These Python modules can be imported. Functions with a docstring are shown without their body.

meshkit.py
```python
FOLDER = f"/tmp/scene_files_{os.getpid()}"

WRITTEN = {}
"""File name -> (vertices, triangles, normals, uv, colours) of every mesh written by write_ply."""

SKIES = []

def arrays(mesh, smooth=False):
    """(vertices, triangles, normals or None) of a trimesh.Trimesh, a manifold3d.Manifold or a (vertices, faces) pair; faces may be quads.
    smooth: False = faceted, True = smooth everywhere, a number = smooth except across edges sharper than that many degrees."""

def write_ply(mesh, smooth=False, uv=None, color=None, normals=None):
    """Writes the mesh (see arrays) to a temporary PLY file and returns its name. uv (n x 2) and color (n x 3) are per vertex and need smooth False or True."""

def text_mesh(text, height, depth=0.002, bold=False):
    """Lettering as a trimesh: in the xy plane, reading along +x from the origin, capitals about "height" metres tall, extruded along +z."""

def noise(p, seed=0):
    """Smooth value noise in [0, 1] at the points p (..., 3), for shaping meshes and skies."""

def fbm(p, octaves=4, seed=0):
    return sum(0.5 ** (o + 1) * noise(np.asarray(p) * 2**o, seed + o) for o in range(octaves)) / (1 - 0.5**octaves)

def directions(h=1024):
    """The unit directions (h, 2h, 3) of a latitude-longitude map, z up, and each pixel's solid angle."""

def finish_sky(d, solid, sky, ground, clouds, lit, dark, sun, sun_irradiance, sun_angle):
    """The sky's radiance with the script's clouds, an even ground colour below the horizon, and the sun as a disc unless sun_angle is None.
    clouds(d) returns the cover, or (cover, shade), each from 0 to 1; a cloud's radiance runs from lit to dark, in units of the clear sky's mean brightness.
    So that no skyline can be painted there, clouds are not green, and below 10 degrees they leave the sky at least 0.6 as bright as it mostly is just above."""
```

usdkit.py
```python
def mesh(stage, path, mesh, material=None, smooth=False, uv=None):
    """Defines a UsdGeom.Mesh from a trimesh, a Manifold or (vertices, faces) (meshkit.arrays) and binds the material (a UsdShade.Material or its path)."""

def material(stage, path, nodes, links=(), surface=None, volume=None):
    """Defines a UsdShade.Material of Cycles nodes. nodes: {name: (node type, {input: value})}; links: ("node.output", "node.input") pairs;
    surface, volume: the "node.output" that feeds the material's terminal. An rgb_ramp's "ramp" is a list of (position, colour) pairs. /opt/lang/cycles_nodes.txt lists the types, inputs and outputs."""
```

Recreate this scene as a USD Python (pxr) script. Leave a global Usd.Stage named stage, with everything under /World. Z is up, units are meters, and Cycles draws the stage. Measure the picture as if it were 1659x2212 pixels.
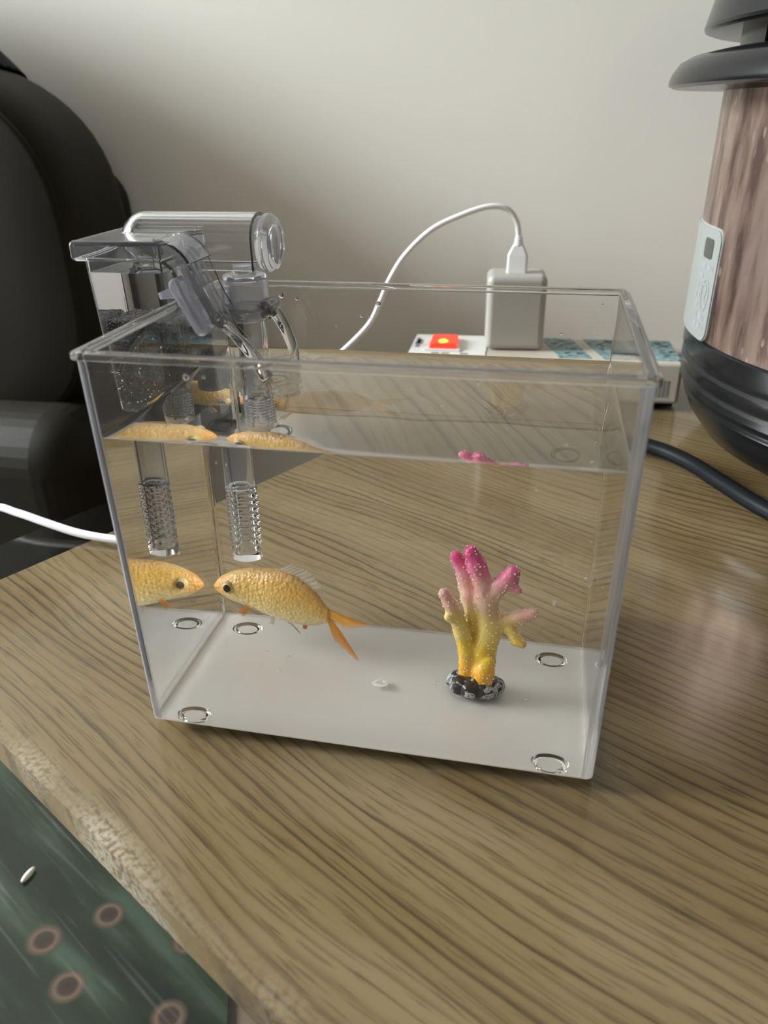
import math, numpy as np, trimesh, manifold3d, usdkit, meshkit
from manifold3d import Manifold
from shapely.geometry import Polygon, Point, box as sbox, LineString
from shapely import affinity
from pxr import Usd, UsdGeom, UsdLux, UsdShade, Sdf, Gf, Vt

stage = Usd.Stage.CreateInMemory()
UsdGeom.SetStageUpAxis(stage, 'Z'); UsdGeom.SetStageMetersPerUnit(stage, 1.0)
UsdGeom.Xform.Define(stage, '/World'); UsdGeom.Scope.Define(stage, '/World/Looks')
rng = np.random.default_rng(7)

# ---------------------------------------------------------------- camera
FPX, YAW, PITCH, ROLL = 1629.3, -0.21187, 0.48482, -0.01844
CAM = np.array([0.06357, -0.30382, 0.24877])
cy, sy, cp, sp = math.cos(YAW), math.sin(YAW), math.cos(PITCH), math.sin(PITCH)
FWD = np.array([sy * cp, cy * cp, -sp]); RGT = np.array([cy, -sy, 0]); UPV = np.cross(RGT, FWD)
cr, sr = math.cos(ROLL), math.sin(ROLL)
RGT, UPV = cr * RGT + sr * UPV, -sr * RGT + cr * UPV
cam = UsdGeom.Camera.Define(stage, '/World/Camera')
M = np.eye(4); M[0, :3], M[1, :3], M[2, :3], M[3, :3] = RGT, UPV, -FWD, CAM
cam.AddTransformOp().Set(Gf.Matrix4d(*M.ravel().tolist()))
FOCAL = 26.0
cam.CreateFocalLengthAttr(FOCAL); cam.CreateHorizontalApertureAttr(FOCAL * 1659 / FPX)
cam.CreateVerticalApertureAttr(FOCAL * 2212 / FPX)
cam.CreateClippingRangeAttr(Gf.Vec2f(0.02, 100))
cam.CreateFStopAttr(FOCAL / 2.6); cam.CreateFocusDistanceAttr(0.40)
cam.CreateExposureAttr(0.10)

# ---------------------------------------------------------------- light: daylight through the side window, plus an added rear fill
def rect_light(name, pos, aim, w, h, power, color):
    l = UsdLux.RectLight.Define(stage, '/World/' + name)
    l.CreateWidthAttr(w); l.CreateHeightAttr(h); l.CreateIntensityAttr(power); l.CreateColorAttr(Gf.Vec3f(*color))
    z = -np.array(aim, float); z /= np.linalg.norm(z)
    x = np.cross([0, 0, 1.0], z); x /= np.linalg.norm(x); y = np.cross(z, x)
    m = np.eye(4); m[0, :3], m[1, :3], m[2, :3], m[3, :3] = x, y, z, pos
    l.AddTransformOp().Set(Gf.Matrix4d(*m.ravel().tolist()))
    return l
rect_light('daylight_side', (-3.35, -0.18, 1.60), (1, 0, 0), 1.35, 1.10, 80.0, (0.90, 0.965, 1.0))
rect_light('fill_rear', (0.9, -2.75, 0.95), (0, 1, 0), 0.5, 0.9, 3.2, (1.0, 0.96, 0.87))  # added fill behind the camera, not a known window

# ---------------------------------------------------------------- helpers
names, origin = {}, {}
def uniq(path):
    n = names.get(path, 0); names[path] = n + 1
    return path if n == 0 else f'{path}_{n:03d}'
def tag(prim, label=None, cat=None, group=None, kind=None):
    for k, v in (('label', label), ('category', cat), ('group', group), ('kind', kind)):
        if v: prim.SetCustomDataByKey(k, v)
    return prim
def thing(name, label, cat, loc=(0, 0, 0), group=None, kind=None):
    p = uniq('/World/' + name); x = UsdGeom.Xform.Define(stage, p); x.AddTranslateOp().Set(Gf.Vec3d(*map(float, loc)))
    origin[p] = np.array(loc, float)
    return tag(x.GetPrim(), label, cat, group, kind)
def obj(name, mesh, m, parent=None, smooth=35, label=None, cat=None, group=None, kind=None):
    """one Mesh prim; the shape is given in world coordinates"""
    base = str(parent.GetPath()) if parent else '/World'
    p = uniq(base + '/' + name)
    v, f, n = meshkit.arrays(mesh, smooth)
    o = origin.get(base, np.zeros(3)); origin[p] = o
    if parent is None:
        lo, hi = v.min(0), v.max(0); o = np.array([(lo[0] + hi[0]) / 2, (lo[1] + hi[1]) / 2, lo[2]]); origin[p] = o
    v = v - o
    g = UsdGeom.Mesh.Define(stage, p)
    if parent is None: g.AddTranslateOp().Set(Gf.Vec3d(*o.tolist()))
    g.CreatePointsAttr(Vt.Vec3fArray.FromNumpy(v.astype(np.float32)))
    g.CreateFaceVertexCountsAttr(Vt.IntArray.FromNumpy(np.full(len(f), 3, np.int32)))
    g.CreateFaceVertexIndicesAttr(Vt.IntArray.FromNumpy(f.astype(np.int32).ravel()))
    g.CreateSubdivisionSchemeAttr('none')
    if n is not None:
        g.CreateNormalsAttr(Vt.Vec3fArray.FromNumpy(n.astype(np.float32))); g.SetNormalsInterpolation('vertex')
    UsdShade.MaterialBindingAPI.Apply(g.GetPrim()).Bind(m)
    return tag(g.GetPrim(), label, cat, group, kind)
def mat(name, nodes, links=(), surface=None, volume=None):
    return usdkit.material(stage, '/World/Looks/' + name, nodes, links, surface, volume)
def pbr(name, color, rough=0.5, **kw):
    return mat(name, {'p': ('principled_bsdf', dict(base_color=color, roughness=rough, **kw))}, surface='p.BSDF')
def set_attr(prim, name, values):
    UsdGeom.PrimvarsAPI(prim).CreatePrimvar(name, Sdf.ValueTypeNames.FloatArray, 'vertex').Set(Vt.FloatArray.FromNumpy(np.asarray(values, np.float32)))
def tm(m):
    v, f, _ = meshkit.arrays(m, False); return trimesh.Trimesh(v, f, process=False)
def join(*ms): return trimesh.util.concatenate([tm(m) for m in ms])
def loft(rings, closed=True, cap0=False, cap1=False):
    """rings of equal length -> quads; ring order outward-facing when rings run upward and points counter-clockwise"""
    R = np.array(rings, float); k, n = R.shape[:2]; V = R.reshape(-1, 3); F = []
    idx = np.arange(k * n).reshape(k, n); nx = np.roll(idx, -1, 1) if closed else None
    if closed: a, b, c, d = idx[:-1], nx[:-1], nx[1:], idx[1:]
    else: a, b, c, d = idx[:-1, :-1], idx[:-1, 1:], idx[1:, 1:], idx[1:, :-1]
    q = np.stack([a, b, c, d], -1).reshape(-1, 4)
    F = np.vstack([q[:, [0, 1, 2]], q[:, [0, 2, 3]]])
    V = list(V); F = F.tolist()
    for on, row, flip in ((cap0, 0, True), (cap1, k - 1, False)):
        if on:
            V.append(R[row].mean(0)); c0 = len(V) - 1
            for j in range(n):
                t = [idx[row, j], idx[row, (j + 1) % n], c0]; F.append(t[::-1] if flip else t)
    return trimesh.Trimesh(np.array(V), np.array(F), process=False)
def circle(n=48): t = np.arange(n) * 2 * np.pi / n; return np.cos(t), np.sin(t)
def lathe(profile, c=(0, 0, 0), n=96, squash=1.0):
    """profile (r,z) from the bottom up along the outside"""
    cx, cyy = circle(n); rings = [[(c[0] + r * a, c[1] + squash * r * b, c[2] + z) for a, b in zip(cx, cyy)] for r, z in profile]
    return loft(rings, cap0=profile[0] != profile[-1], cap1=profile[0] != profile[-1])
def smooth_path(pts, n=12):
    P = np.array(pts, float); Q = np.vstack([2 * P[0] - P[1], P, 2 * P[-1] - P[-2]]); out = []
    for i in range(1, len(Q) - 2):
        for t in np.linspace(0, 1, n, endpoint=False):
            a, b, c, d = Q[i - 1:i + 3]
            out.append(.5 * (2 * b + (c - a) * t + (2 * a - 5 * b + 4 * c - d) * t * t + (3 * b - 3 * c + d - a) * t ** 3))
    return np.vstack([out, P[-1:]])
def sweep(path, radii, sides=16, squash=None, flat=None, caps=True):
    """tube along a path; squash: second radius factor; flat: the direction of the first radius"""
    P = np.array(path, float); T = np.gradient(P, axis=0); T /= np.linalg.norm(T, axis=1, keepdims=True) + 1e-12
    r = np.broadcast_to(radii, len(P)); s = np.broadcast_to(1.0 if squash is None else squash, len(P))
    a = np.array(flat if flat is not None else ([0, 0, 1] if abs(T[0][2]) < .9 else [1, 0, 0]), float)
    rings = []; t = np.arange(sides) * 2 * np.pi / sides
    for p, d, ri, si in zip(P, T, r, s):
        if flat is not None: a = np.array(flat, float)
        a = a - d * (a @ d); a /= np.linalg.norm(a); b = np.cross(d, a)
        rings.append(p + ri * (np.cos(t)[:, None] * a + si * np.sin(t)[:, None] * b))
    return loft(rings, cap0=caps, cap1=caps)
def rrect(hx, hy, r, n=6):
    out = []
    for k, (sx, sy_) in enumerate(((1, 1), (-1, 1), (-1, -1), (1, -1))):
        for t in np.linspace(0, np.pi / 2, n + 1):
            a = t + k * np.pi / 2; out.append((sx * (hx - r) + r * math.cos(a), sy_ * (hy - r) + r * math.sin(a)))
    return np.array(out)
def rbox(lo, hi, r, n=5):
    """rounded box: hull of eight small spheres"""
    lo, hi = np.array(lo, float), np.array(hi, float); s = Manifold.sphere(r, 4 * n)
    return Manifold.batch_hull([s.translate([float([lo[0] + r, hi[0] - r][i]), float([lo[1] + r, hi[1] - r][j]), float([lo[2] + r, hi[2] - r][k])]) for i in (0, 1) for j in (0, 1) for k in (0, 1)])
def extrude(poly, h, z=0.0):
    m = trimesh.creation.extrude_polygon(poly, h, engine='earcut'); m.apply_translation([0, 0, z]); return m
def xz_extrude(poly, y0, y1):
    """a shape drawn in x,z pushed along y"""
    m = trimesh.creation.extrude_polygon(poly, y1 - y0, engine='earcut')
    V = m.vertices.copy(); m.vertices = np.stack([V[:, 0], y1 - V[:, 2], V[:, 1]], 1); return m
def turn(m, deg, about=(0, 0, 0), axis=(0, 0, 1)):
    m = tm(m); m.apply_transform(trimesh.transformations.rotation_matrix(math.radians(deg), axis, about)); return m
def fine(m, edge):
    m = tm(m); v, f = trimesh.remesh.subdivide_to_size(m.vertices, m.faces, edge); return trimesh.Trimesh(v, f, process=True)
def man(m):
    m = tm(m); m.merge_vertices(); return Manifold(manifold3d.Mesh(np.asarray(m.vertices, np.float32), np.asarray(m.faces, np.uint32)))

# ---------------------------------------------------------------- materials
def glassy(name, color, ior, rough=0.0):
    return mat(name, {'g': ('glass_bsdf', {'color': color, 'IOR': ior, 'roughness': rough, 'distribution': 'ggx'})}, surface='g.BSDF')
ACR, WAT = 1.49, 1.333
M_acr = glassy('clear_acrylic', (0.998, 0.999, 0.998), ACR)
M_wet = glassy('water_against_acrylic', (1, 1, 1), WAT / ACR)
M_wsurf = glassy('water_surface', (1, 1, 1), WAT)
M_bub = glassy('air_under_water', (1, 1, 1), 1 / WAT)

def mix_frost():
    return mat('frosted_acrylic', {
        'd': ('diffuse_bsdf', {'color': (0.985, 0.93, 0.85)}), 'g': ('glass_bsdf', {'color': (0.97, 0.96, 0.94), 'IOR': ACR, 'roughness': 0.42}),
        'm': ('mix_closure', {'fac': 0.17})}, [('d.BSDF', 'm.closure1'), ('g.BSDF', 'm.closure2')], surface='m.closure')
M_frost = mix_frost()
M_edge = mat('edge_light_in_colour', {'d': ('diffuse_bsdf', {'color': (0.52, 0.52, 0.56)}), 't': ('translucent_bsdf', {'color': (0.60, 0.60, 0.65)}), 'a': ('mix_closure', {'fac': 0.6}),  # pale scatter painted in for the light carried along the acrylic edges
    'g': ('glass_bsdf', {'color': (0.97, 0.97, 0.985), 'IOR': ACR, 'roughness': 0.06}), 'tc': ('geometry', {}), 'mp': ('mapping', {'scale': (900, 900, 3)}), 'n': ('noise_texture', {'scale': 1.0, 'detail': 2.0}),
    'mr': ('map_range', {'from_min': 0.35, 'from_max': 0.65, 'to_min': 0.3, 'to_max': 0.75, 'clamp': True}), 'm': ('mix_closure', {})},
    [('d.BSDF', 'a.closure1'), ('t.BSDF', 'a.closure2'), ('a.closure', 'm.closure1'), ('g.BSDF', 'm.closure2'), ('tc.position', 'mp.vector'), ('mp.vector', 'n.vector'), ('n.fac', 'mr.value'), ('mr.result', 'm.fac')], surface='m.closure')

def milky(name, col, part, ior=1.49, rough=0.0, glasscol=(0.975, 0.98, 0.99)):
    return mat(name, {'d': ('diffuse_bsdf', {'color': col}), 't': ('translucent_bsdf', {'color': col}), 'a': ('mix_closure', {'fac': 0.5}), 'g': ('glass_bsdf', {'color': glasscol, 'IOR': ior, 'roughness': rough}), 'm': ('mix_closure', {'fac': 1 - part})},
        [('d.BSDF', 'a.closure1'), ('t.BSDF', 'a.closure2'), ('a.closure', 'm.closure1'), ('g.BSDF', 'm.closure2')], surface='m.closure')
M_rim = milky('rim_light_in_colour', (0.66, 0.62, 0.57), 0.13)  # its pale share is painted in for light passing through the lip
M_acr_f = milky('clear_filter_plastic', (0.80, 0.80, 0.90), 0.012)
M_milky = milky('milky_filter_plastic', (0.92, 0.92, 1.0), 0.16)
M_sub = milky('plastic_under_water', (0.9, 0.9, 0.9), 0.07, 1.2)
def wood():
    A = math.radians(28.7)
    n = {'tc': ('geometry', {}),
         'rot': ('mapping', {'mapping_type': 'point', 'rotation': (0, 0, A)}),
         # slow bending of the grain
         'lowm': ('mapping', {'scale': (2.2, 7.0, 1)}), 'low': ('noise_texture', {'scale': 1.0, 'detail': 2.0}),
         'sep': ('separate_xyz', {}), 'bend': ('math', {'math_type': 'multiply_add', 'value2': 0.07}),
         'cxyz': ('combine_xyz', {}),
         'mdm': ('mapping', {'scale': (9.0, 70.0, 1)}), 'md': ('noise_texture', {'scale': 1.0, 'detail': 2.0}),
         'ph0': ('math', {'math_type': 'multiply_add', 'value2': 1.5}), 'sep2': ('separate_xyz', {}), 'ph1': ('math', {'math_type': 'multiply_add', 'value2': 150.0}), 'fr': ('math', {'math_type': 'fraction'}),
         'line': ('rgb_ramp', {'ramp': [(0.0, (0.0, 0.0, 0.0)), (0.08, (0.1, 0.1, 0.1)), (0.26, (0.8, 0.8, 0.8)), (0.5, (1, 1, 1)), (0.92, (0.9, 0.9, 0.9)), (1.0, (0.0, 0.0, 0.0))]}),
         'stm': ('mapping', {'scale': (2.6, 42.0, 1)}), 'st': ('noise_texture', {'scale': 1.0, 'detail': 2.0, 'roughness': 0.6}),
         'str': ('rgb_ramp', {'ramp': [(0.36, (0.95, 0.95, 0.95)), (0.62, (0.25, 0.25, 0.25))]}),
         'inv': ('math', {'math_type': 'subtract', 'value1': 1.0}), 'lm': ('math', {'math_type': 'multiply'}), 'lf': ('math', {'math_type': 'subtract', 'value1': 1.0}),
         'pm': ('mapping', {'scale': (45.0, 900.0, 1)}), 'pn': ('noise_texture', {'scale': 1.0, 'detail': 1.0}),
         'pr': ('rgb_ramp', {'ramp': [(0.33, (0.0, 0.0, 0.0)), (0.42, (1, 1, 1))]}),
         'bm': ('mapping', {'scale': (1.6, 22.0, 1)}), 'bn': ('noise_texture', {'scale': 1.0, 'detail': 2.0}),
         'br': ('rgb_ramp', {'ramp': [(0.3, (0.180, 0.112, 0.045)), (0.5, (0.222, 0.144, 0.066)), (0.72, (0.275, 0.190, 0.098))]}),
         'dark': ('mix_color', {'blend_type': 'mix', 'a': (0.060, 0.034, 0.013)}),
         'pf': ('math', {'math_type': 'multiply_add', 'value2': 0.38, 'value3': 0.62}),
         'porec': ('mix_color', {'blend_type': 'multiply', 'fac': 1.0}), 'pc': ('combine_color', {}),
         # worn pale strip along the near edge (distance across the grain)
         'edge': ('map_range', {'from_min': -0.1440, 'from_max': -0.1530, 'to_min': 0.0, 'to_max': 1.0, 'clamp': True}),
         'wn': ('noise_texture', {'scale': 420.0, 'detail': 2.0}), 'wr': ('rgb_ramp', {'ramp': [(0.38, (0.05, 0.05, 0.05)), (0.56, (0.85, 0.85, 0.85))]}),
         'wl': ('noise_texture', {'scale': 14.0, 'detail': 1.0}), 'wlr': ('rgb_ramp', {'ramp': [(0.40, (0.12, 0.12, 0.12)), (0.62, (1, 1, 1))]}),
         'w1': ('math', {'math_type': 'multiply'}), 'w2': ('math', {'math_type': 'multiply'}),
         'worn': ('mix_color', {'b': (0.50, 0.42, 0.33)}),
         'p': ('principled_bsdf', {'roughness': 0.45, 'specular_ior_level': 0.3})}
    l = [('tc.position', 'rot.vector'), ('rot.vector', 'lowm.vector'), ('lowm.vector', 'low.vector'), ('rot.vector', 'sep.vector'),
         ('low.fac', 'bend.value1'), ('sep.y', 'bend.value3'), ('sep.x', 'cxyz.x'), ('bend.value', 'cxyz.y'),
         ('cxyz.vector', 'stm.vector'), ('stm.vector', 'st.vector'), ('st.fac', 'str.fac'), ('cxyz.vector', 'mdm.vector'), ('mdm.vector', 'md.vector'), ('md.fac', 'ph0.value1'),
         ('cxyz.vector', 'sep2.vector'), ('sep2.y', 'ph1.value1'), ('ph0.value', 'ph1.value3'), ('ph1.value', 'fr.value1'), ('fr.value', 'line.fac'),
         ('line.color', 'inv.value2'), ('inv.value', 'lm.value1'), ('str.color', 'lm.value2'), ('lm.value', 'lf.value2'),
         ('cxyz.vector', 'pm.vector'), ('pm.vector', 'pn.vector'), ('pn.fac', 'pr.fac'),
         ('cxyz.vector', 'bm.vector'), ('bm.vector', 'bn.vector'), ('bn.fac', 'br.fac'),
         ('lf.value', 'dark.fac'), ('br.color', 'dark.b'),
         ('pr.color', 'pf.value1'), ('pf.value', 'pc.r'), ('pf.value', 'pc.g'), ('pf.value', 'pc.b'),
         ('dark.result', 'porec.a'), ('pc.color', 'porec.b'),
         ('sep.y', 'edge.value'), ('tc.position', 'wn.vector'), ('wn.fac', 'wr.fac'), ('tc.position', 'wl.vector'), ('wl.fac', 'wlr.fac'),
         ('edge.result', 'w1.value1'), ('wr.color', 'w1.value2'), ('w1.value', 'w2.value1'), ('wlr.color', 'w2.value2'),
         ('w2.value', 'worn.fac'), ('porec.result', 'worn.a'), ('worn.result', 'p.base_color')]
    return mat('oak_veneer', n, l, surface='p.BSDF')
M_wood = wood()
M_sheet = mat('clear_table_sheet', {
    'rt': ('mapping', {'rotation': (0, 0, math.radians(28.7))}), 'sc': ('mapping', {'scale': (11, 420, 1)}), 'sn': ('noise_texture', {'scale': 1.0, 'detail': 2.0, 'distortion': 0.6}), 'sy': ('separate_xyz', {}), 'se': ('map_range', {'from_min': -0.140, 'from_max': -0.158, 'clamp': True}),
    'sr': ('map_range', {'from_min': 0.60, 'from_max': 0.84, 'to_max': 0.16, 'clamp': True}), 's1': ('math', {'math_type': 'multiply'}), 's2': ('math', {'math_type': 'multiply'}), 'sd': ('diffuse_bsdf', {'color': (0.55, 0.60, 0.56)}), 'm2': ('mix_closure', {}),
    't': ('transparent_bsdf', {'color': (0.96, 0.975, 0.965)}), 'g': ('glossy_bsdf', {'color': (1, 1, 1), 'roughness': 0.05}), 'f': ('fresnel', {'IOR': 1.42}),
    'tc': ('geometry', {}), 'n': ('noise_texture', {'scale': 60.0, 'detail': 2.0}), 'r': ('map_range', {'from_min': 0.3, 'from_max': 0.75, 'to_min': 0.10, 'to_max': 0.17, 'clamp': True}),
    'bf': ('math', {'math_type': 'subtract', 'value1': 1.0}), 'ff': ('math', {'math_type': 'multiply'}), 'm': ('mix_closure', {})}, [('tc.backfacing', 'bf.value2'), ('f.fac', 'ff.value1'), ('bf.value', 'ff.value2'), ('tc.position', 'n.vector'), ('n.fac', 'r.value'), ('r.result', 'g.roughness'), ('ff.value', 'm.fac'), ('t.BSDF', 'm.closure1'), ('g.BSDF', 'm.closure2'),
    ('tc.position', 'rt.vector'), ('rt.vector', 'sy.vector'), ('rt.vector', 'sc.vector'), ('sc.vector', 'sn.vector'), ('sn.fac', 'sr.value'), ('sy.y', 'se.value'), ('sr.result', 's1.value1'), ('se.result', 's1.value2'), ('s1.value', 's2.value1'), ('bf.value', 's2.value2'),
    ('s2.value', 'm2.fac'), ('m.closure', 'm2.closure1'), ('sd.BSDF', 'm2.closure2')], surface='m2.closure')
M_wall = pbr('painted_plaster', (0.76, 0.735, 0.67), 0.75, specular_ior_level=0.2)
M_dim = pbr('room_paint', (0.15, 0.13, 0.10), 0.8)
M_floor = pbr('dark_floor', (0.12, 0.10, 0.085), 0.4)
M_leather = mat('brown_leather', {'tc': ('geometry', {}), 'n': ('noise_texture', {'scale': 400.0}), 'b': ('bump', {'strength': 0.12, 'distance': 0.001}),
    'p': ('principled_bsdf', {'base_color': (0.014, 0.0115, 0.007), 'roughness': 0.6, 'specular_ior_level': 0.2})}, [('tc.position', 'n.vector'), ('n.fac', 'b.height'), ('b.normal', 'p.normal')], surface='p.BSDF')
M_blackcloth = pbr('black_cloth', (0.006, 0.006, 0.007), 0.9)
M_black = pbr('black_plastic', (0.006, 0.007, 0.008), 0.2, specular_ior_level=0.35)
M_rubber = pbr('black_rubber', (0.006, 0.007, 0.008), 0.45, specular_ior_level=0.08)
M_white = pbr('white_plastic', (0.72, 0.72, 0.70), 0.35)
M_cable = pbr('white_cable', (0.75, 0.74, 0.76), 0.35)
M_ink = pbr('dark_print', (0.06, 0.065, 0.06), 0.6)
M_greyink = pbr('grey_print', (0.22, 0.23, 0.24), 0.6)
M_red = mat('lit_red_switch', {'p': ('principled_bsdf', {'base_color': (0.8, 0.03, 0.015), 'roughness': 0.25, 'emission_color': (1.0, 0.035, 0.01), 'emission_strength': 0.9})}, surface='p.BSDF')
M_lamp = mat('glowing_lamp', {'e': ('emission', {'color': (1.0, 0.55, 0.06), 'strength': 3.0})}, surface='e.emission')
M_copper = mat('stained_copper', {'tc': ('geometry', {}), 'mp': ('mapping', {'scale': (70, 70, 14)}), 'n': ('noise_texture', {'scale': 1.0, 'detail': 5.0, 'roughness': 0.6}),
    'r': ('rgb_ramp', {'ramp': [(0.36, (0.11, 0.072, 0.06)), (0.5, (0.29, 0.205, 0.17)), (0.66, (0.52, 0.385, 0.33))]}),
    'sp': ('mapping', {'scale': (1, 1, 0.5)}), 'v': ('voronoi_texture', {'scale': 130.0}), 'vr': ('rgb_ramp', {'ramp': [(0.0, (1, 1, 1)), (0.17, (0.7, 0.7, 0.7)), (0.24, (0, 0, 0))]}),
    'vm': ('math', {'math_type': 'multiply'}), 'sm': ('map_range', {'from_min': 0.48, 'from_max': 0.66, 'to_min': 0.0, 'to_max': 0.5, 'clamp': True}), 'sn': ('noise_texture', {'scale': 22.0, 'detail': 2.0}), 'mx': ('mix_color', {'b': (0.85, 0.70, 0.63)}),
    'rr': ('map_range', {'from_min': 0.3, 'from_max': 0.7, 'to_min': 0.42, 'to_max': 0.26, 'clamp': True}),
    'p': ('principled_bsdf', {'metallic': 0.85})},
    [('tc.position', 'mp.vector'), ('mp.vector', 'n.vector'), ('n.fac', 'r.fac'), ('tc.position', 'sp.vector'), ('sp.vector', 'v.vector'), ('v.distance', 'vr.fac'), ('vr.color', 'vm.value1'), ('tc.position', 'sn.vector'), ('sn.fac', 'sm.value'), ('sm.result', 'vm.value2'), ('vm.value', 'mx.fac'),
     ('r.color', 'mx.a'), ('mx.result', 'p.base_color'), ('n.fac', 'rr.value'), ('rr.result', 'p.roughness')], surface='p.BSDF')
M_panel = pbr('grey_panel', (0.22, 0.235, 0.225), 0.3)
M_chrome = pbr('bright_trim', (0.6, 0.63, 0.63), 0.25, metallic=0.7)
M_sponge = mat('black_sponge', {'tc': ('geometry', {}), 'n': ('voronoi_texture', {'scale': 900.0}), 'b': ('bump', {'strength': 1.0, 'distance': 0.002}),
    'p': ('principled_bsdf', {'base_color': (0.006, 0.007, 0.007), 'roughness': 0.22})}, [('tc.position', 'n.vector'), ('n.distance', 'b.height'), ('b.normal', 'p.normal')], surface='p.BSDF')
def coral():
    n = {'tc': ('geometry', {}), 'sep': ('separate_xyz', {}), 'n': ('noise_texture', {'scale': 70.0, 'detail': 1.0}), 'z': ('math', {'math_type': 'multiply_add', 'value2': 0.022}),
         'mr': ('map_range', {'from_min': 0.008, 'from_max': 0.094, 'clamp': True}),
         'r': ('rgb_ramp', {'ramp': [(0.0, (0.83, 0.36, 0.008)), (0.24, (0.85, 0.42, 0.01)), (0.40, (0.80, 0.52, 0.03)), (0.56, (0.80, 0.58, 0.16)), (0.68, (0.80, 0.50, 0.36)), (0.80, (0.76, 0.24, 0.33)), (0.92, (0.70, 0.06, 0.24)), (1.0, (0.66, 0.04, 0.2))]}),
         'pk': ('attribute', {'attribute': 'tip'}), 'mx': ('mix_color', {'b': (0.80, 0.40, 0.36)}),
         'p': ('principled_bsdf', {'roughness': 0.2, 'specular_ior_level': 0.9})}
    l = [('tc.position', 'sep.vector'), ('tc.position', 'n.vector'), ('n.fac', 'z.value1'), ('sep.z', 'z.value3'), ('z.value', 'mr.value'), ('mr.result', 'r.fac'), ('pk.fac', 'mx.fac'), ('r.color', 'mx.a'), ('mx.result', 'p.base_color'),
         ]
    return mat('resin_coral', n, l, surface='p.BSDF')
M_coral = coral()
M_glint = pbr('bubble_glint_colour', (0.90, 0.82, 0.62), 0.12, specular_ior_level=0.8)  # pale colour stands for glints on air bubbles clinging to the coral
M_rock = mat('painted_rock', {'tc': ('geometry', {}), 'n': ('noise_texture', {'scale': 150.0, 'detail': 4.0, 'distortion': 1.5}), 'r': ('rgb_ramp', {'ramp': [(0.0, (0.012, 0.009, 0.010)), (0.52, (0.020, 0.014, 0.015)), (0.57, (0.55, 0.57, 0.6)), (0.63, (0.30, 0.31, 0.33)), (0.68, (0.03, 0.028, 0.028))]}),
    'b': ('bump', {'strength': 0.5, 'distance': 0.001}), 'p': ('principled_bsdf', {'roughness': 0.3})}, [('tc.position', 'n.vector'), ('n.fac', 'r.fac'), ('r.color', 'p.base_color'), ('n.fac', 'b.height'), ('b.normal', 'p.normal')], surface='p.BSDF')
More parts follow.
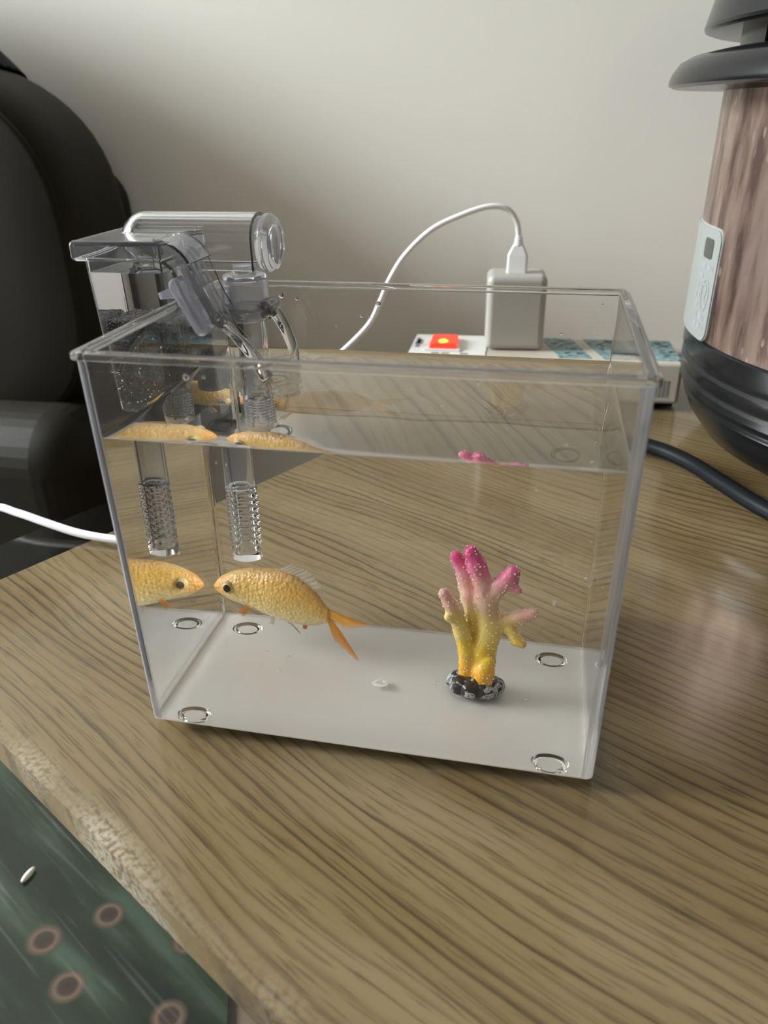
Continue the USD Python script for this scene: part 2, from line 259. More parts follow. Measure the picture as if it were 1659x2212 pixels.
def fishskin():
    n = {'tc': ('geometry', {}), 'a': ('attribute', {'attribute': 'belly'}), 'h': ('attribute', {'attribute': 'head'}), 'nn': ('noise_texture', {'scale': 260.0, 'detail': 3.0}),
         'na': ('math', {'math_type': 'multiply_add', 'value2': 0.35}), 'sub': ('math', {'math_type': 'subtract', 'value2': 0.17}),
         'r': ('rgb_ramp', {'ramp': [(0.0, (0.86, 0.76, 0.54)), (0.22, (0.84, 0.64, 0.30)), (0.5, (0.80, 0.52, 0.16)), (0.8, (0.78, 0.44, 0.09)), (1.0, (0.72, 0.43, 0.16))]}),
         'mx': ('mix_color', {'b': (0.76, 0.33, 0.06)}),
         'v': ('voronoi_texture', {'scale': 520.0}), 'vr': ('rgb_ramp', {'ramp': [(0.0, (1, 1, 1)), (0.7, (0.3, 0.3, 0.3)), (1.0, (0, 0, 0))]}), 'b': ('bump', {'strength': 0.7, 'distance': 0.0007}),
         'p': ('principled_bsdf', {'roughness': 0.38, 'subsurface_weight': 0.12, 'subsurface_scale': 0.004, 'subsurface_radius': (1.0, 0.5, 0.2)})}
    l = [('a.fac', 'na.value3'), ('tc.position', 'nn.vector'), ('nn.fac', 'na.value1'), ('na.value', 'sub.value1'), ('sub.value', 'r.fac'), ('r.color', 'mx.a'), ('h.fac', 'mx.fac'), ('mx.result', 'p.base_color'),
         ('tc.position', 'v.vector'), ('v.distance', 'vr.fac'), ('vr.color', 'b.height'), ('b.normal', 'p.normal')]
    return mat('goldfish_skin', n, l, surface='p.BSDF')
M_fish = fishskin()
def fin(name, color, clear):
    return mat(name, {'d': ('diffuse_bsdf', {'color': color}), 't': ('translucent_bsdf', {'color': color}), 'c': ('transparent_bsdf', {}), 'm': ('mix_closure', {'fac': 0.5}),
        'a': ('attribute', {'attribute': 'thin'}), 'ma': ('math', {'math_type': 'multiply_add', 'value2': 0.62, 'value3': clear, 'use_clamp': True}), 'o': ('mix_closure', {})},
        [('d.BSDF', 'm.closure1'), ('t.BSDF', 'm.closure2'), ('a.fac', 'ma.value1'), ('ma.value', 'o.fac'), ('m.closure', 'o.closure1'), ('c.BSDF', 'o.closure2')], surface='o.closure')
M_fin = fin('orange_fin', (0.92, 0.46, 0.08), 0.0)
M_finw = fin('pale_fin', (0.92, 0.86, 0.74), 0.06)
M_eye = pbr('gold_iris', (0.62, 0.48, 0.22), 0.25)
M_pupil = pbr('black_pupil', (0.004, 0.004, 0.004), 0.1)
M_green = mat('green_print_cloth', {'tc': ('geometry', {}), 'mp': ('mapping', {'rotation': (0, 0, math.radians(28.7)), 'scale': (1, 1, 1)}), 'sm': ('mapping', {'scale': (9, 48, 1)}),
    'n': ('noise_texture', {'scale': 1.0, 'detail': 4.0}), 'r': ('rgb_ramp', {'ramp': [(0.36, (0.001, 0.004, 0.003)), (0.46, (0.004, 0.009, 0.003)), (0.56, (0.010, 0.024, 0.008)), (0.68, (0.04, 0.065, 0.04))]}), 'p': ('principled_bsdf', {'roughness': 0.9, 'specular_ior_level': 0.05})},
    [('tc.position', 'mp.vector'), ('mp.vector', 'sm.vector'), ('sm.vector', 'n.vector'), ('n.fac', 'r.fac'), ('r.color', 'p.base_color')], surface='p.BSDF')
M_dot = mat('brown_print', {'d': ('diffuse_bsdf', {}), 'c': ('transparent_bsdf', {}), 'a': ('attribute', {'attribute': 'thin'}), 'r': ('rgb_ramp', {'ramp': [(0.0, (0.030, 0.018, 0.014)), (0.42, (0.045, 0.026, 0.02)), (0.62, (0.14, 0.085, 0.06)), (1.0, (0.10, 0.075, 0.05))]}),
    'f': ('map_range', {'from_min': 0.62, 'from_max': 1.0, 'to_min': 0.0, 'to_max': 1.0, 'clamp': True}), 'm': ('mix_closure', {})}, [('a.fac', 'r.fac'), ('r.color', 'd.color'), ('a.fac', 'f.value'), ('f.result', 'm.fac'), ('d.BSDF', 'm.closure1'), ('c.BSDF', 'm.closure2')], surface='m.closure')
M_darkwood = pbr('dark_wood', (0.17, 0.115, 0.08), 0.5)
M_teal = mat('teal_print', {'tc': ('geometry', {}), 'n': ('noise_texture', {'scale': 160.0, 'detail': 2.0}), 'r': ('rgb_ramp', {'ramp': [(0.36, (0.015, 0.05, 0.07)), (0.45, (0.13, 0.24, 0.26)), (0.6, (0.22, 0.34, 0.35))]}), 'p': ('principled_bsdf', {'roughness': 0.45})},
    [('tc.position', 'n.vector'), ('n.fac', 'r.fac'), ('r.color', 'p.base_color')], surface='p.BSDF')
M_cream = pbr('cream_plastic', (0.50, 0.46, 0.38), 0.4)

# ---------------------------------------------------------------- the room
FZ, CZ, BACK = -0.44, 2.3, 0.62
def slab(lo, hi): return trimesh.creation.box(bounds=[lo, hi])
obj('wall_back', slab((-3.6, BACK, FZ), (2.6, BACK + .1, CZ)), M_wall, smooth=False, kind='structure', label='pale cream painted wall behind the table')
obj('wall_left', slab((-3.6, -3.0, FZ), (-3.5, BACK, CZ)), M_wall, smooth=False, kind='structure')
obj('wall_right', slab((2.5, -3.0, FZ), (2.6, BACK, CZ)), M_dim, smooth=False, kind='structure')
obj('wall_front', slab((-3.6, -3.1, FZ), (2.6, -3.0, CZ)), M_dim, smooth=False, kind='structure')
obj('floor', slab((-3.6, -3.1, FZ - .05), (2.6, BACK + .1, FZ)), M_floor, smooth=False, kind='structure')
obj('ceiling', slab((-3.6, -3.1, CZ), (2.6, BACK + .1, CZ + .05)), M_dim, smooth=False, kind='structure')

# ---------------------------------------------------------------- the table
gd = np.array([0.877, -0.48]); pd = np.array([0.48, 0.877])          # along the grain, across it
corner = np.array([-0.287, -0.021])
def tpt(u, v): return tuple(corner + gd * u + pd * v)
board = Polygon([tpt(0, 0), tpt(1.3, 0), tpt(1.3, .95), tpt(0, .95)]).buffer(-.03).buffer(.03, 12)
sheet = Polygon([tpt(-.035, -.30), tpt(1.3, -.30), tpt(1.3, .98), tpt(-.035, .98)])
sheet = sheet.intersection(sbox(-2, -2, 2, BACK - .0006)); board = board.intersection(sbox(-2, -2, 2, BACK - .0006))
tb = thing('coffee_table', 'oak-veneer coffee table under a clear glass sheet, carrying the fish tank', 'table', (0.2, 0.1, FZ))
obj('wood_board', extrude(board, .018, -.0225), M_wood, tb, smooth=20)
obj('glass_sheet', extrude(sheet, .004, -.0042), M_sheet, tb, smooth=20, label='scratched clear glass sheet reaching beyond the wooden board')
shelf = Polygon([tpt(-.03, -.29), tpt(1.28, -.29), tpt(1.28, .55), tpt(-.03, .55)]).intersection(sbox(-2, -2, 2, BACK - .02))
obj('shelf', extrude(shelf, .015, -.12), M_darkwood, tb, smooth=20)
for u, v in ((.42, -.26), (1.2, -.26), (.07, .42), (1.2, .5)):
    x, y = tpt(u, v); y = min(y, BACK - .06)
    obj('leg', slab((x - .02, y - .02, FZ), (x + .02, y + .02, -.0226)), M_darkwood, tb, smooth=False)
cl = Polygon([tpt(-.03, -.28), (-.004, -.262), (-.075, -.054), tpt(.0, .5), tpt(-.03, .5)])
cloth = thing('printed_cloth', 'dark green cloth with brown dots lying on the shelf under the glass', 'cloth', (-.2, -.1, -.1045))
obj('sheet', extrude(cl, .002, -.1045), M_green, cloth, smooth=20)
for k, (x, y) in enumerate(((-.1249, -.0982), (-.1491, -.1163), (-.0807, -.1041), (-.1255, -.1340), (-.0737, -.1371), (-.1780, -.1500), (-.2048, -.0900), (-.1700, -.1900), (-.2350, -.1350), (-.1050, -.1800))):
    rd = .0088 * (1 + .12 * math.sin(k * 2.3)); m = loft([[(x + r * a, y + r * .9 * b, -.1023) for a, b in zip(*circle(32))] for r in np.linspace(rd, rd * .02, 9)], cap1=True)
    o = obj('printed_dot', m, M_dot, cloth, smooth=False); set_attr(o, 'thin', np.r_[np.repeat(np.linspace(1, 0, 9), 32), 0])

# ---------------------------------------------------------------- fish tank
L2, W2, TH, DR = 0.1, 0.0675, 0.1758, 0.0008
T, ZF, ZW, RIM = 0.003, 0.0045, 0.1412, 0.0015
def hx(z): return L2 - DR * (1 - z / TH)
def hy(z): return W2 - DR * (1 - z / TH)
NC = 9 + 2                                                              # points per corner: the arc and one more on each side of it
def rrect2(hx_, hy_, r, ex=.0022):
    p = rrect(hx_, hy_, r, 8).reshape(4, 9, 2); out = []
    for k in range(4):
        a, b = p[k, 0] - p[k, 1], p[k, -1] - p[k, -2]
        u0 = np.array([0, -1.0]) if k == 0 else np.array([1.0, 0]) if k == 1 else np.array([0, 1.0]) if k == 2 else np.array([-1.0, 0])
        u1 = np.array([-1.0, 0]) if k == 0 else np.array([0, -1.0]) if k == 1 else np.array([1.0, 0]) if k == 2 else np.array([0, 1.0])
        out += [p[k, 0] + u0 * ex, *p[k], p[k, -1] + u1 * ex]
    return np.array(out)
def ring(z, dx, r): return np.c_[rrect2(hx(z) + dx, hy(z) + dx, r), np.full(4 * NC, z)]
tank = thing('fish_tank', 'small rectangular clear acrylic fish tank on the wooden table', 'fish tank')
B0 = 0.0018
fil = [(B0 + .0018 * (1 - math.cos(a)), -.0018 * (1 - math.sin(a))) for a in np.linspace(0, np.pi / 2, 6)]
outer = [ring(z, dx, .0028) for z, dx in fil[-1:]] + [ring(z, 0, .0028) for z in np.linspace(.01, TH - .0032, 5)]
outer += [ring(TH - .0030, RIM * .35, .003), ring(TH - .0028, RIM * .85, .003), ring(TH - .0024, RIM, .003), ring(TH - .0005, RIM, .003), ring(TH - .0001, RIM * .75, .003)]
def iring(z): return np.c_[rrect2(hx(z) - T, hy(z) - T, .0003), np.full(4 * NC, z)]
ZM = ZW + .0013                                                        # top of the meniscus
rim = [ring(TH, RIM * .4, .003), np.c_[rrect2(hx(TH) - T + .0004, hy(TH) - T + .0004, .0006), np.full(4 * NC, TH)], iring(TH - .0005)]
dry = [iring(z) for z in np.linspace(TH - .001, ZM, 4)]
shell_ = loft(outer + rim + dry); shell_.merge_vertices(digits_vertex=9)
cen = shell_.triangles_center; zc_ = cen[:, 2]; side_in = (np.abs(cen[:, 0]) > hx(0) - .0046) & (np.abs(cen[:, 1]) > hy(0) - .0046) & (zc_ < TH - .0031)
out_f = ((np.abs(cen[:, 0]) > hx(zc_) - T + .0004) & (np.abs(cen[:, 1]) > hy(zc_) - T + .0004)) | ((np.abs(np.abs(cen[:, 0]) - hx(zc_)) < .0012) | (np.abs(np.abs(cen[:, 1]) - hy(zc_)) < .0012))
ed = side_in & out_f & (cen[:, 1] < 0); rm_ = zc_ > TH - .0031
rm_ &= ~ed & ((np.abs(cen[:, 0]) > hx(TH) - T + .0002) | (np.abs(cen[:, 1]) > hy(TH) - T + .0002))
obj('body', shell_.submesh([np.where(~ed & ~rm_)[0]], append=True, repair=False), M_acr, tank, smooth=40)
obj('rim', shell_.submesh([np.where(rm_)[0]], append=True, repair=False), M_rim, tank, smooth=60, label='thickened lip around the top of the tank')
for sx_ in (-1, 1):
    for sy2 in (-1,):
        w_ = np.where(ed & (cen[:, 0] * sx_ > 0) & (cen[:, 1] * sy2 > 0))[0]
        obj('corner_edge', shell_.submesh([w_], append=True, repair=False), M_edge, tank, smooth=60, label='corner edge of the tank, its light put in as pale colour')
wet = loft([iring(z) for z in np.linspace(ZF, ZM, 6)], cap0=True)      # normals point out of the water
wt = thing('tank_water', 'clear water filling the fish tank to four fifths', 'water', kind='stuff')
obj('wet_side', wet, M_wet, wt, smooth=40)
def side(n, h): 
    e = np.array([0, .0003, .0007, .0012, .0019, .0028, .004]); return np.r_[-h + e, np.linspace(-h + .006, h - .006, n), h - e[::-1]]
gx, gy = side(110, hx(ZM) - T), side(74, hy(ZM) - T)
X, Y = np.meshgrid(gx, gy, indexing='ij'); d = np.minimum(hx(ZM) - T - np.abs(X), hy(ZM) - T - np.abs(Y))
Pn = np.stack([X.ravel() * 60, Y.ravel() * 60, np.zeros(X.size)], 1)
Z = ZW + .0013 * np.exp(-d / .0012) + (.00007 * meshkit.noise(Pn).reshape(X.shape)) * np.clip(d / .004, 0, 1)
for px, py in ((-.0565, .016), (-.0545, .045)):                        # rings where the filter's streams land
    r = np.hypot(X - px, Y - py); Z += .0005 * np.cos(r * 1100) * np.exp(-r / .006) * np.clip(d / .004, 0, 1)
k = np.arange(X.size).reshape(X.shape); q = np.stack([k[:-1, :-1], k[1:, :-1], k[1:, 1:], k[:-1, 1:]], -1).reshape(-1, 4)
obj('surface', (np.c_[X.ravel(), Y.ravel(), Z.ravel()], q), M_wsurf, wt, smooth=True)
# frosted base with four clear feet
feet = [(-.081, -.0555), (.0815, -.0552), (.0815, .0495), (-.0805, .0493)]
RO, RI = .0082, .0053
flat = Polygon(rrect(hx(0) - .0018, hy(0) - .0018, .0016, 8))
for fx, fy in feet: flat = flat.difference(Point(fx, fy).buffer(RO, 16))
v2, f2 = trimesh.creation.triangulate_polygon(flat, engine='earcut')
v3 = np.c_[v2, np.full(len(v2), B0)]; a = v3[f2[:, 0]]; nz = np.cross(v3[f2[:, 1]] - a, v3[f2[:, 2]] - a)[:, 2]; f2 = np.where(nz[:, None] > 0, f2[:, ::-1], f2)
fr = [np.c_[rrect(hx(0) + dx, hy(0) + dx, .0028 if i else .0016, 8), np.full(36, z)] for i, (z, dx) in enumerate(fil)]
obj('frosted_base', join((v3, f2), loft(fr)), M_frost, tank, smooth=40, label='frosted underside of the tank')
for fx, fy in feet:
    pr = [(RI, .0009), (RI + .0006, .0002), (RI + .0015, 0.0), (RO - .0012, .0001), (RO - .0004, .0006), (RO, B0)]
    cx, cyy = circle(64)
    rg = loft([[(fx + r * a, fy + r * b, z) for a, b in zip(cx, cyy)] for r, z in pr])
    ft = obj('foot', rg, M_acr, tank, smooth=50, label='clear round foot ring under the base')
    ds = loft([[(fx + r * a, fy + r * b, .0009) for a, b in zip(cx, cyy)] for r in (.0004, RI)], cap0=True)
    obj('foot_pad', ds, M_frost, ft, smooth=False)
gate = lathe([(.0017, 0), (.0041, 0), (.0040, .0003), (.0019, .0003), (.0017, 0)], (.0004, -.0023, ZF + .0002), 40)
obj('moulding_mark', gate, pbr('milky_mark', (0.86, 0.85, 0.82), 0.4), tank, smooth=40, label='small white ring in the middle of the floor')

# ---------------------------------------------------------------- goldfish
sec = np.array([(-.0947, .0439, .0318, .0297, .0012), (-.0930, .0436, .0345, .0280, .0027), (-.0909, .0433, .0367, .0265, .0040), (-.0852, .0425, .0403, .0241, .0064), (-.0786, .0414, .0428, .0228, .0078),
                (-.0694, .0400, .0449, .0202, .0086), (-.0587, .0366, .0464, .0182, .0087), (-.0501, .0338, .0461, .0172, .0076), (-.0423, .0312, .0424, .0176, .0058), (-.0362, .0292, .0374, .0190, .0040), (-.0323, .0278, .0319, .0211, .0026), (-.0300, .0270, .0304, .0220, .0013)])
tt = np.linspace(0, len(sec) - 1, 60); S = np.stack([np.interp(tt, np.arange(len(sec)), c) for c in sec.T], 1)
for _ in range(3): S[1:-1] = (S[:-2] + 2 * S[1:-1] + S[2:]) / 4
n = 40; th = np.arange(n) * 2 * np.pi / n; rings, bel, hd = [], [], []
tang = np.gradient(S[:, :2], axis=0); tang /= np.linalg.norm(tang, axis=1, keepdims=True)
for (x, y, zt, zb, w), tg in zip(S, tang):
    zc, hh = (zt + zb) / 2, (zt - zb) / 2; sd = np.array([tg[1], -tg[0]])
    c, s_ = np.cos(th), np.sin(th)
    wid = w * np.sign(c) * np.abs(c) ** .9 * (1 + .12 * (-s_))
    rings.append(np.c_[x + sd[0] * wid, y + sd[1] * wid, zc + hh * s_]); bel += list((s_ + 1) / 2); hd += [np.clip((-x - .082) / .012, 0, 1)] * n
body = loft(rings, cap0=True, cap1=True)
if body.volume < 0: body.invert()
fish = thing('goldfish', 'orange goldfish nosing the left wall of the tank, tail hanging low', 'fish', (-.065, .036, .018))
bd = obj('body', body, M_fish, fish, smooth=True)
set_attr(bd, 'belly', bel + [.5, .5]); set_attr(bd, 'head', hd + [1, 0])
for sgn in (-1, 1):
    i = int(np.argmin(abs(S[:, 0] + .0838))); x, y, zt, zb, w = S[i]; sd = np.array([tang[i][1], -tang[i][0]]) * sgn
    c = np.array([x + sd[0] * w * .72, y + sd[1] * w * .78, .0335])
    ey = trimesh.creation.icosphere(3, 1.0); ey.vertices *= [.0037, .0037, .0037]; ey.vertices[:, :2] *= 1; ey.apply_translation(c)
    e = obj('eye', ey, M_eye, fish, smooth=True, label='round golden eye')
    pu = trimesh.creation.icosphere(3, 1.0); dirn = np.array([sd[0], sd[1], .05]); dirn /= np.linalg.norm(dirn)
    V = pu.vertices * .0021; V = V - np.outer(V @ dirn, dirn) * .45; pu.vertices = V + c + dirn * .0030
    obj('pupil', pu, M_pupil, e, smooth=True)
def fan(root, tips, nr=14, wave=.0006, thick=.00012, folds=9):
    """a fin: root polyline -> tip polyline, with rays folded into it; returns a closed thin sheet and how far out each vertex is"""
    R, Tp = smooth_path(root, 8), smooth_path(tips, 8); m = 40
    R = np.stack([np.interp(np.linspace(0, 1, m), np.linspace(0, 1, len(R)), c) for c in R.T], 1); Tp = np.stack([np.interp(np.linspace(0, 1, m), np.linspace(0, 1, len(Tp)), c) for c in Tp.T], 1)
    t = np.linspace(0, 1, nr)[:, None, None]; P = R[None] * (1 - t) + Tp[None] * t
    nrm = np.cross(Tp[m // 2] - R[m // 2], R[-1] - R[0] + 1e-6); nrm /= np.linalg.norm(nrm) + 1e-12
    ph = np.sin(np.linspace(0, folds * 2 * np.pi, m)); P = P + nrm * (ph[None, :, None] * wave * t)
    out = []
    out.append(P)
    kk = np.arange(nr * m).reshape(nr, m); q = np.stack([kk[:-1, :-1], kk[1:, :-1], kk[1:, 1:], kk[:-1, 1:]], -1).reshape(-1, 4)
    V = np.vstack([o.reshape(-1, 3) for o in out]); F = q
    return (V, F), np.repeat(np.linspace(0, 1, nr), m)
def finobj(name, root, tips, mt, label=None, power=1.5, **kw):
    ms, t = fan(root, tips, **kw); o = obj(name, ms, mt, fish, smooth=True, label=label); set_attr(o, 'thin', t ** power); return o
tb0, tb1 = (-.0318, .0276, .0308), (-.0308, .0272, .0222)
finobj('tail_fin', [tb0, (-.0312, .0275, .029), (-.0305, .0273, .0268)], [(-.0200, .0235, .0262), (-.0085, .0185, .0272), (-.0205, .0235, .0205)], M_fin, label='upper lobe of the forked orange tail', power=2.5)
finobj('tail_fin', [(-.0309, .0274, .0272), (-.0310, .0273, .025), tb1], [(-.0232, .0245, .0180), (-.0140, .0204, .0040), (-.0275, .0255, .0128)], M_fin, label='lower lobe of the forked orange tail', power=2.5)
finobj('dorsal_fin', [(-.0600, .0371, .0448), (-.0500, .0337, .0436), (-.0400, .0303, .0385)], [(-.0500, .0345, .0512), (-.0410, .0315, .0490), (-.0330, .0290, .0410)], M_finw, label='pale see-through fin on the back', power=.7)
finobj('pectoral_fin', [(-.0742, .0330, .0252), (-.0722, .0322, .0246)], [(-.0800, .0325, .0212), (-.0768, .031, .0190)], M_fin, label='small orange side fin')
finobj('pectoral_fin', [(-.0742, .0478, .0252), (-.0722, .0470, .0246)], [(-.0792, .0510, .0212), (-.0762, .051, .0190)], M_fin)
finobj('pelvic_fin', [(-.0622, .0362, .0205), (-.0604, .0358, .0200)], [(-.0640, .0355, .0142), (-.0615, .0345, .0140)], M_finw)
finobj('pelvic_fin', [(-.0575, .0350, .0190), (-.0520, .0330, .0185)], [(-.0490, .0320, .0145), (-.0462, .0315, .0112)], M_finw, label='long whitish belly fin')
finobj('anal_fin', [(-.0452, .0320, .0186), (-.0420, .0310, .0186)], [(-.0450, .0312, .0150), (-.0430, .0308, .0150)], M_fin)

# ---------------------------------------------------------------- coral ornament
BR = {'b1': [(.0472, .0113, .0052), (.0489, .0276, .0050), (.0513, .0405, .0052), (.0488, .0532, .0045), (.0472, .0628, .0037), (.0438, .0720, .0039), (.0411, .0791, .0029)],
      'b2': [(.0455, .0346, .0026), (.0432, .0453, .0030), (.0415, .0558, .0032), (.0381, .0659, .0031), (.0343, .0734, .0028)],
      'b2b': [(.0434, .0395, .0020), (.0392, .0520, .0020), (.0359, .0615, .0013)],
      'b3': [(.0419, .0112, .0036), (.0415, .0266, .0038), (.0386, .0374, .0035), (.0351, .0465, .0029), (.0328, .0527, .0028), (.0300, .0581, .0024)],
      'b3n': [(.0355, .0450, .0022), (.0324, .0465, .0019)],
      'b4': [(.0505, .0569, .0038), (.0542, .0636, .0036), (.0581, .0681, .0037), (.0595, .0720, .0030)], 'b4n': [(.0582, .0654, .0026), (.0623, .0634, .0016)],
      'b5': [(.0536, .0430, .0044), (.0588, .0462, .0029), (.0635, .0485, .0031), (.0692, .0512, .0026)], 'b5n': [(.0603, .0417, .0027), (.0637, .0372, .0026), (.0660, .0360, .0017)],
      'b6': [(.0498, .0085, .0034), (.0500, .0179, .0041), (.0516, .0242, .0030)]}
YO = {'b1': (.003, .0025), 'b2': (.0055, .0085), 'b2b': (.0065, .0105), 'b3': (.003, -.001), 'b3n': (.0, -.002), 'b4': (.003, -.0005), 'b4n': (.001, -.001), 'b5': (.003, .001), 'b5n': (.001, -.002), 'b6': (-.001, -.0015)}
caps = []
for kx, pts in BR.items():
    ys = np.linspace(YO[kx][0], YO[kx][1], len(pts))
    for i in range(len(pts) - 1):
        caps.append((pts[i][0], ys[i], pts[i][1], pts[i][2], pts[i + 1][0], ys[i + 1], pts[i + 1][1], pts[i + 1][2]))
CA = np.array(caps); CA[:, [3, 7]] *= 1.10; A_, B_ = CA[:, :3], CA[:, 4:7]; AB = B_ - A_; AB2 = (AB * AB).sum(1); RA, RB = CA[:, 3], CA[:, 7]
def sdf(x, y, z):
    p = np.array((x, y, z)); t = ((p - A_) * AB).sum(1) / AB2; t = np.minimum(np.maximum(t, 0), 1)
    dd = p - A_ - AB * t[:, None]; dist = np.sqrt((dd * dd).sum(1)) - (RA + (RB - RA) * t)
    return -float(dist.min()) if dist.min() > .006 else float(np.log(np.exp(-dist * 2000).sum()) / 2000)
ls = Manifold.level_set(sdf, [.025, -.009, .004, .074, .016, .084], .00095)
cm = tm(ls); cm.merge_vertices(); trimesh.smoothing.filter_taubin(cm, iterations=4)
P = cm.vertices; nr_ = cm.vertex_normals
P = P + nr_ * (.00016 * meshkit.noise(P * 700)[:, None]); cm.vertices = P
if cm.volume < 0: cm.invert()
cor = thing('coral_ornament', 'yellow and pink branching resin coral on a dark rock, inside the tank', 'aquarium ornament', (.046, .003, ZF))
cb = obj('coral', cm, M_coral, cor, smooth=True)
tipk = np.zeros(len(P))
for (tx, tz, rad) in ((.0700, .0512, .011), (.0290, .0590, .009)):
    tipk = np.maximum(tipk, np.clip(1.15 - np.hypot(P[:, 0] - tx, P[:, 2] - tz) / rad, 0, .85))
set_attr(cb, 'tip', tipk)
pick = rng.permutation(len(P)); keep = []
for i in pick:
    if all(abs(P[i, 0] - P[j, 0]) + abs(P[i, 1] - P[j, 1]) + abs(P[i, 2] - P[j, 2]) > .0019 for j in keep): keep.append(i)
    if len(keep) >= 650: break
bs = []; bt = []; ico = trimesh.creation.icosphere(2, 1.0)
for i in keep:
    bs.append(ico.vertices * (.00030 + .00014 * rng.random()) + P[i] + nr_[i] * .00005); bt += [tipk[i]] * len(ico.vertices)
nv = len(ico.vertices)
bo = obj('coral_bubbles', (np.vstack(bs), np.vstack([ico.faces + nv * k for k in range(len(keep))])), M_glint, cor, smooth=True, label='tiny air bubbles all over the coral, glints put in as pale colour', kind='stuff')
set_attr(bo, 'tip', bt)
lobes = []
for ang, rr, sz in ((0, .0085, .0050), (45, .0080, .0045), (85, .0075, .0048), (130, .0085, .0052), (175, .0088, .0056), (215, .0084, .0056), (255, .0080, .0052), (300, .0084, .0050), (335, .0090, .0046)):
    a = math.radians(ang); lobes.append(Manifold.sphere(1.0, 24).scale([sz * 1.0, sz * .95, sz * .92]).translate([.0463 + rr * math.cos(a), .003 + rr * .92 * math.sin(a), ZF + sz * .72]))
lobes.append(Manifold.sphere(1.0, 24).scale([.010, .009, .006]).translate([.0463, .003, ZF + .0048]))
rk = Manifold.batch_boolean(lobes, manifold3d.OpType.Add).refine_to_length(.0008).trim_by_plane([0, 0, 1], ZF + .0001)
rm = tm(rk); rm.merge_vertices(); P = rm.vertices; rm.vertices = P + rm.vertex_normals * (.0006 * meshkit.noise(P * 260)[:, None]) * np.clip((P[:, 2:] - ZF) / .002, 0, 1)
obj('rock_base', rm, M_rock, cor, smooth=60, label='black rock base streaked with white')

# ---------------------------------------------------------------- hang-on filter
flt = thing('hang_on_filter', 'clear plastic hang-on filter hooked over the left rim of the tank', 'filter', (-.12, .035, .122))
bx0, bx1, by0, by1, bz0, bz1 = -.1405, -.1035, .0125, .0585, .1215, .1945
def vring(x0, x1, y0, y1, r, z): return np.c_[rrect((x1 - x0) / 2, (y1 - y0) / 2, r, 6) + [(x0 + x1) / 2, (y0 + y1) / 2], np.full(28, z)]
FW = .188                                                            # water level in the box
def bw(z): return .0022 * (1 - (z - bz0) / (bz1 - bz0))              # the box narrows towards its bottom
so = [vring(bx0 + bw(z) + ins, bx1 - ins, by0 + bw(z) + ins, by1 - bw(z) - ins, .003, z) for z, ins in ((bz0, .0015), (bz0 + .0004, .0006), (bz0 + .0015, 0), (.14, 0), (.165, 0), (bz1, 0))]
wl = .0014
sid = [vring(bx0 + wl, bx1 - wl, by0 + wl, by1 - wl, .0016, bz1), vring(bx0 + wl, bx1 - wl, by0 + wl, by1 - wl, .0016, FW)]
obj('box', loft(so + sid, cap0=True), M_acr_f, flt, smooth=40)
wetr = [vring(bx0 + bw(z) + wl, bx1 - wl, by0 + bw(z) + wl, by1 - bw(z) - wl, .0016, z) for z in (bz0 + .0018, .14, .165, FW)]
wf = thing('filter_water', 'clear water standing inside the hang-on filter box', 'water', kind='stuff')
obj('wet_side', loft(wetr, cap0=True), M_wet, wf, smooth=40)
obj('surface', loft([wetr[-1]] + [wetr[-1] * [.5, .5, 1] + [(bx0 + bx1) / 4, (by0 + by1) / 4, 0]], cap1=True), M_wsurf, wf, smooth=False)
sg = fine(rbox((-.1372, .0152, .1265), (-.1058, .0555, .1655), .0025), .0022); P = sg.vertices
nn = meshkit.noise(P * 700) + .8 * meshkit.noise(P * 1500 + 9)
sg.vertices = P + trimesh.Trimesh(P, sg.faces, process=False).vertex_normals * (.0008 * nn[:, None] - .0003)
obj('black_sponge', sg, M_sponge, None, smooth=False, label='coarse black sponge packed inside the clear filter box', cat='filter sponge')
bs = []
for k in range(150):
    u, v = rng.random(), rng.random()
    if k % 3: x, y, z = -.1372 + .030 * u, .0140 + .0006 * rng.random(), .127 + .039 * v ** 1.6
    else: x, y, z = -.1055 + .0006 * rng.random(), .0155 + .038 * u, .127 + .037 * v ** 1.8
    b = trimesh.creation.icosphere(1, .00012 + .00040 * rng.random() ** 3); b.apply_translation([x, y, z]); bs.append(b)
obj('sponge_bubbles', join(*bs), M_white, None, smooth=True, label='tiny bubbles on the black sponge in the filter box, glints put in as white', cat='air bubbles', kind='stuff')  # plain white spheres, colour standing in for glints of clear bubbles
# lid: thin shell over the box whose front edge runs on into the curved spout
lo_, hi_ = (-.1450, .0100, .1930), (-.1010, .0615, .2018)
lid = rbox(lo_, hi_, .0022) - Manifold.cube([.0405, .0480, .0080]).translate([-.1432, .0117, .1915])
obj('lid', tm(lid), M_acr_f, flt, smooth=30)
def ribpoly(w=.0022):
    c = [(-.1045, .1972), (-.0985, .1955), (-.0945, .1915), (-.0925, .1865), (-.0922, .1835)]
    return LineString([tuple(p) for p in smooth_path([(x, z, 0) for x, z in c], 8)[:, :2]])
spine = ribpoly()
prof = smooth_path([(-.1045, 0, .1975), (-.0990, 0, .1962), (-.0945, 0, .1925), (-.0915, 0, .1860), (-.0880, 0, .1765), (-.0825, 0, .1660)], 10)
ln = LineString(prof[:, [0, 2]])
for y in (.0112, .0330):                                             # the two side walls of the spout, seen edge on
    obj('spout_wall', xz_extrude(ln.buffer(.0043, cap_style=2), y, y + .0013), M_acr_f, flt, smooth=30)
obj('spout_floor', xz_extrude(ln.parallel_offset(.0038, 'right').buffer(.0006), .0127, .0328), M_acr_f, flt, smooth=30)
obj('spout_cover', xz_extrude(LineString(prof[:24, [0, 2]]).parallel_offset(.0050, 'left').buffer(.0007), .0112, .0343), M_acr_f, flt, smooth=30)
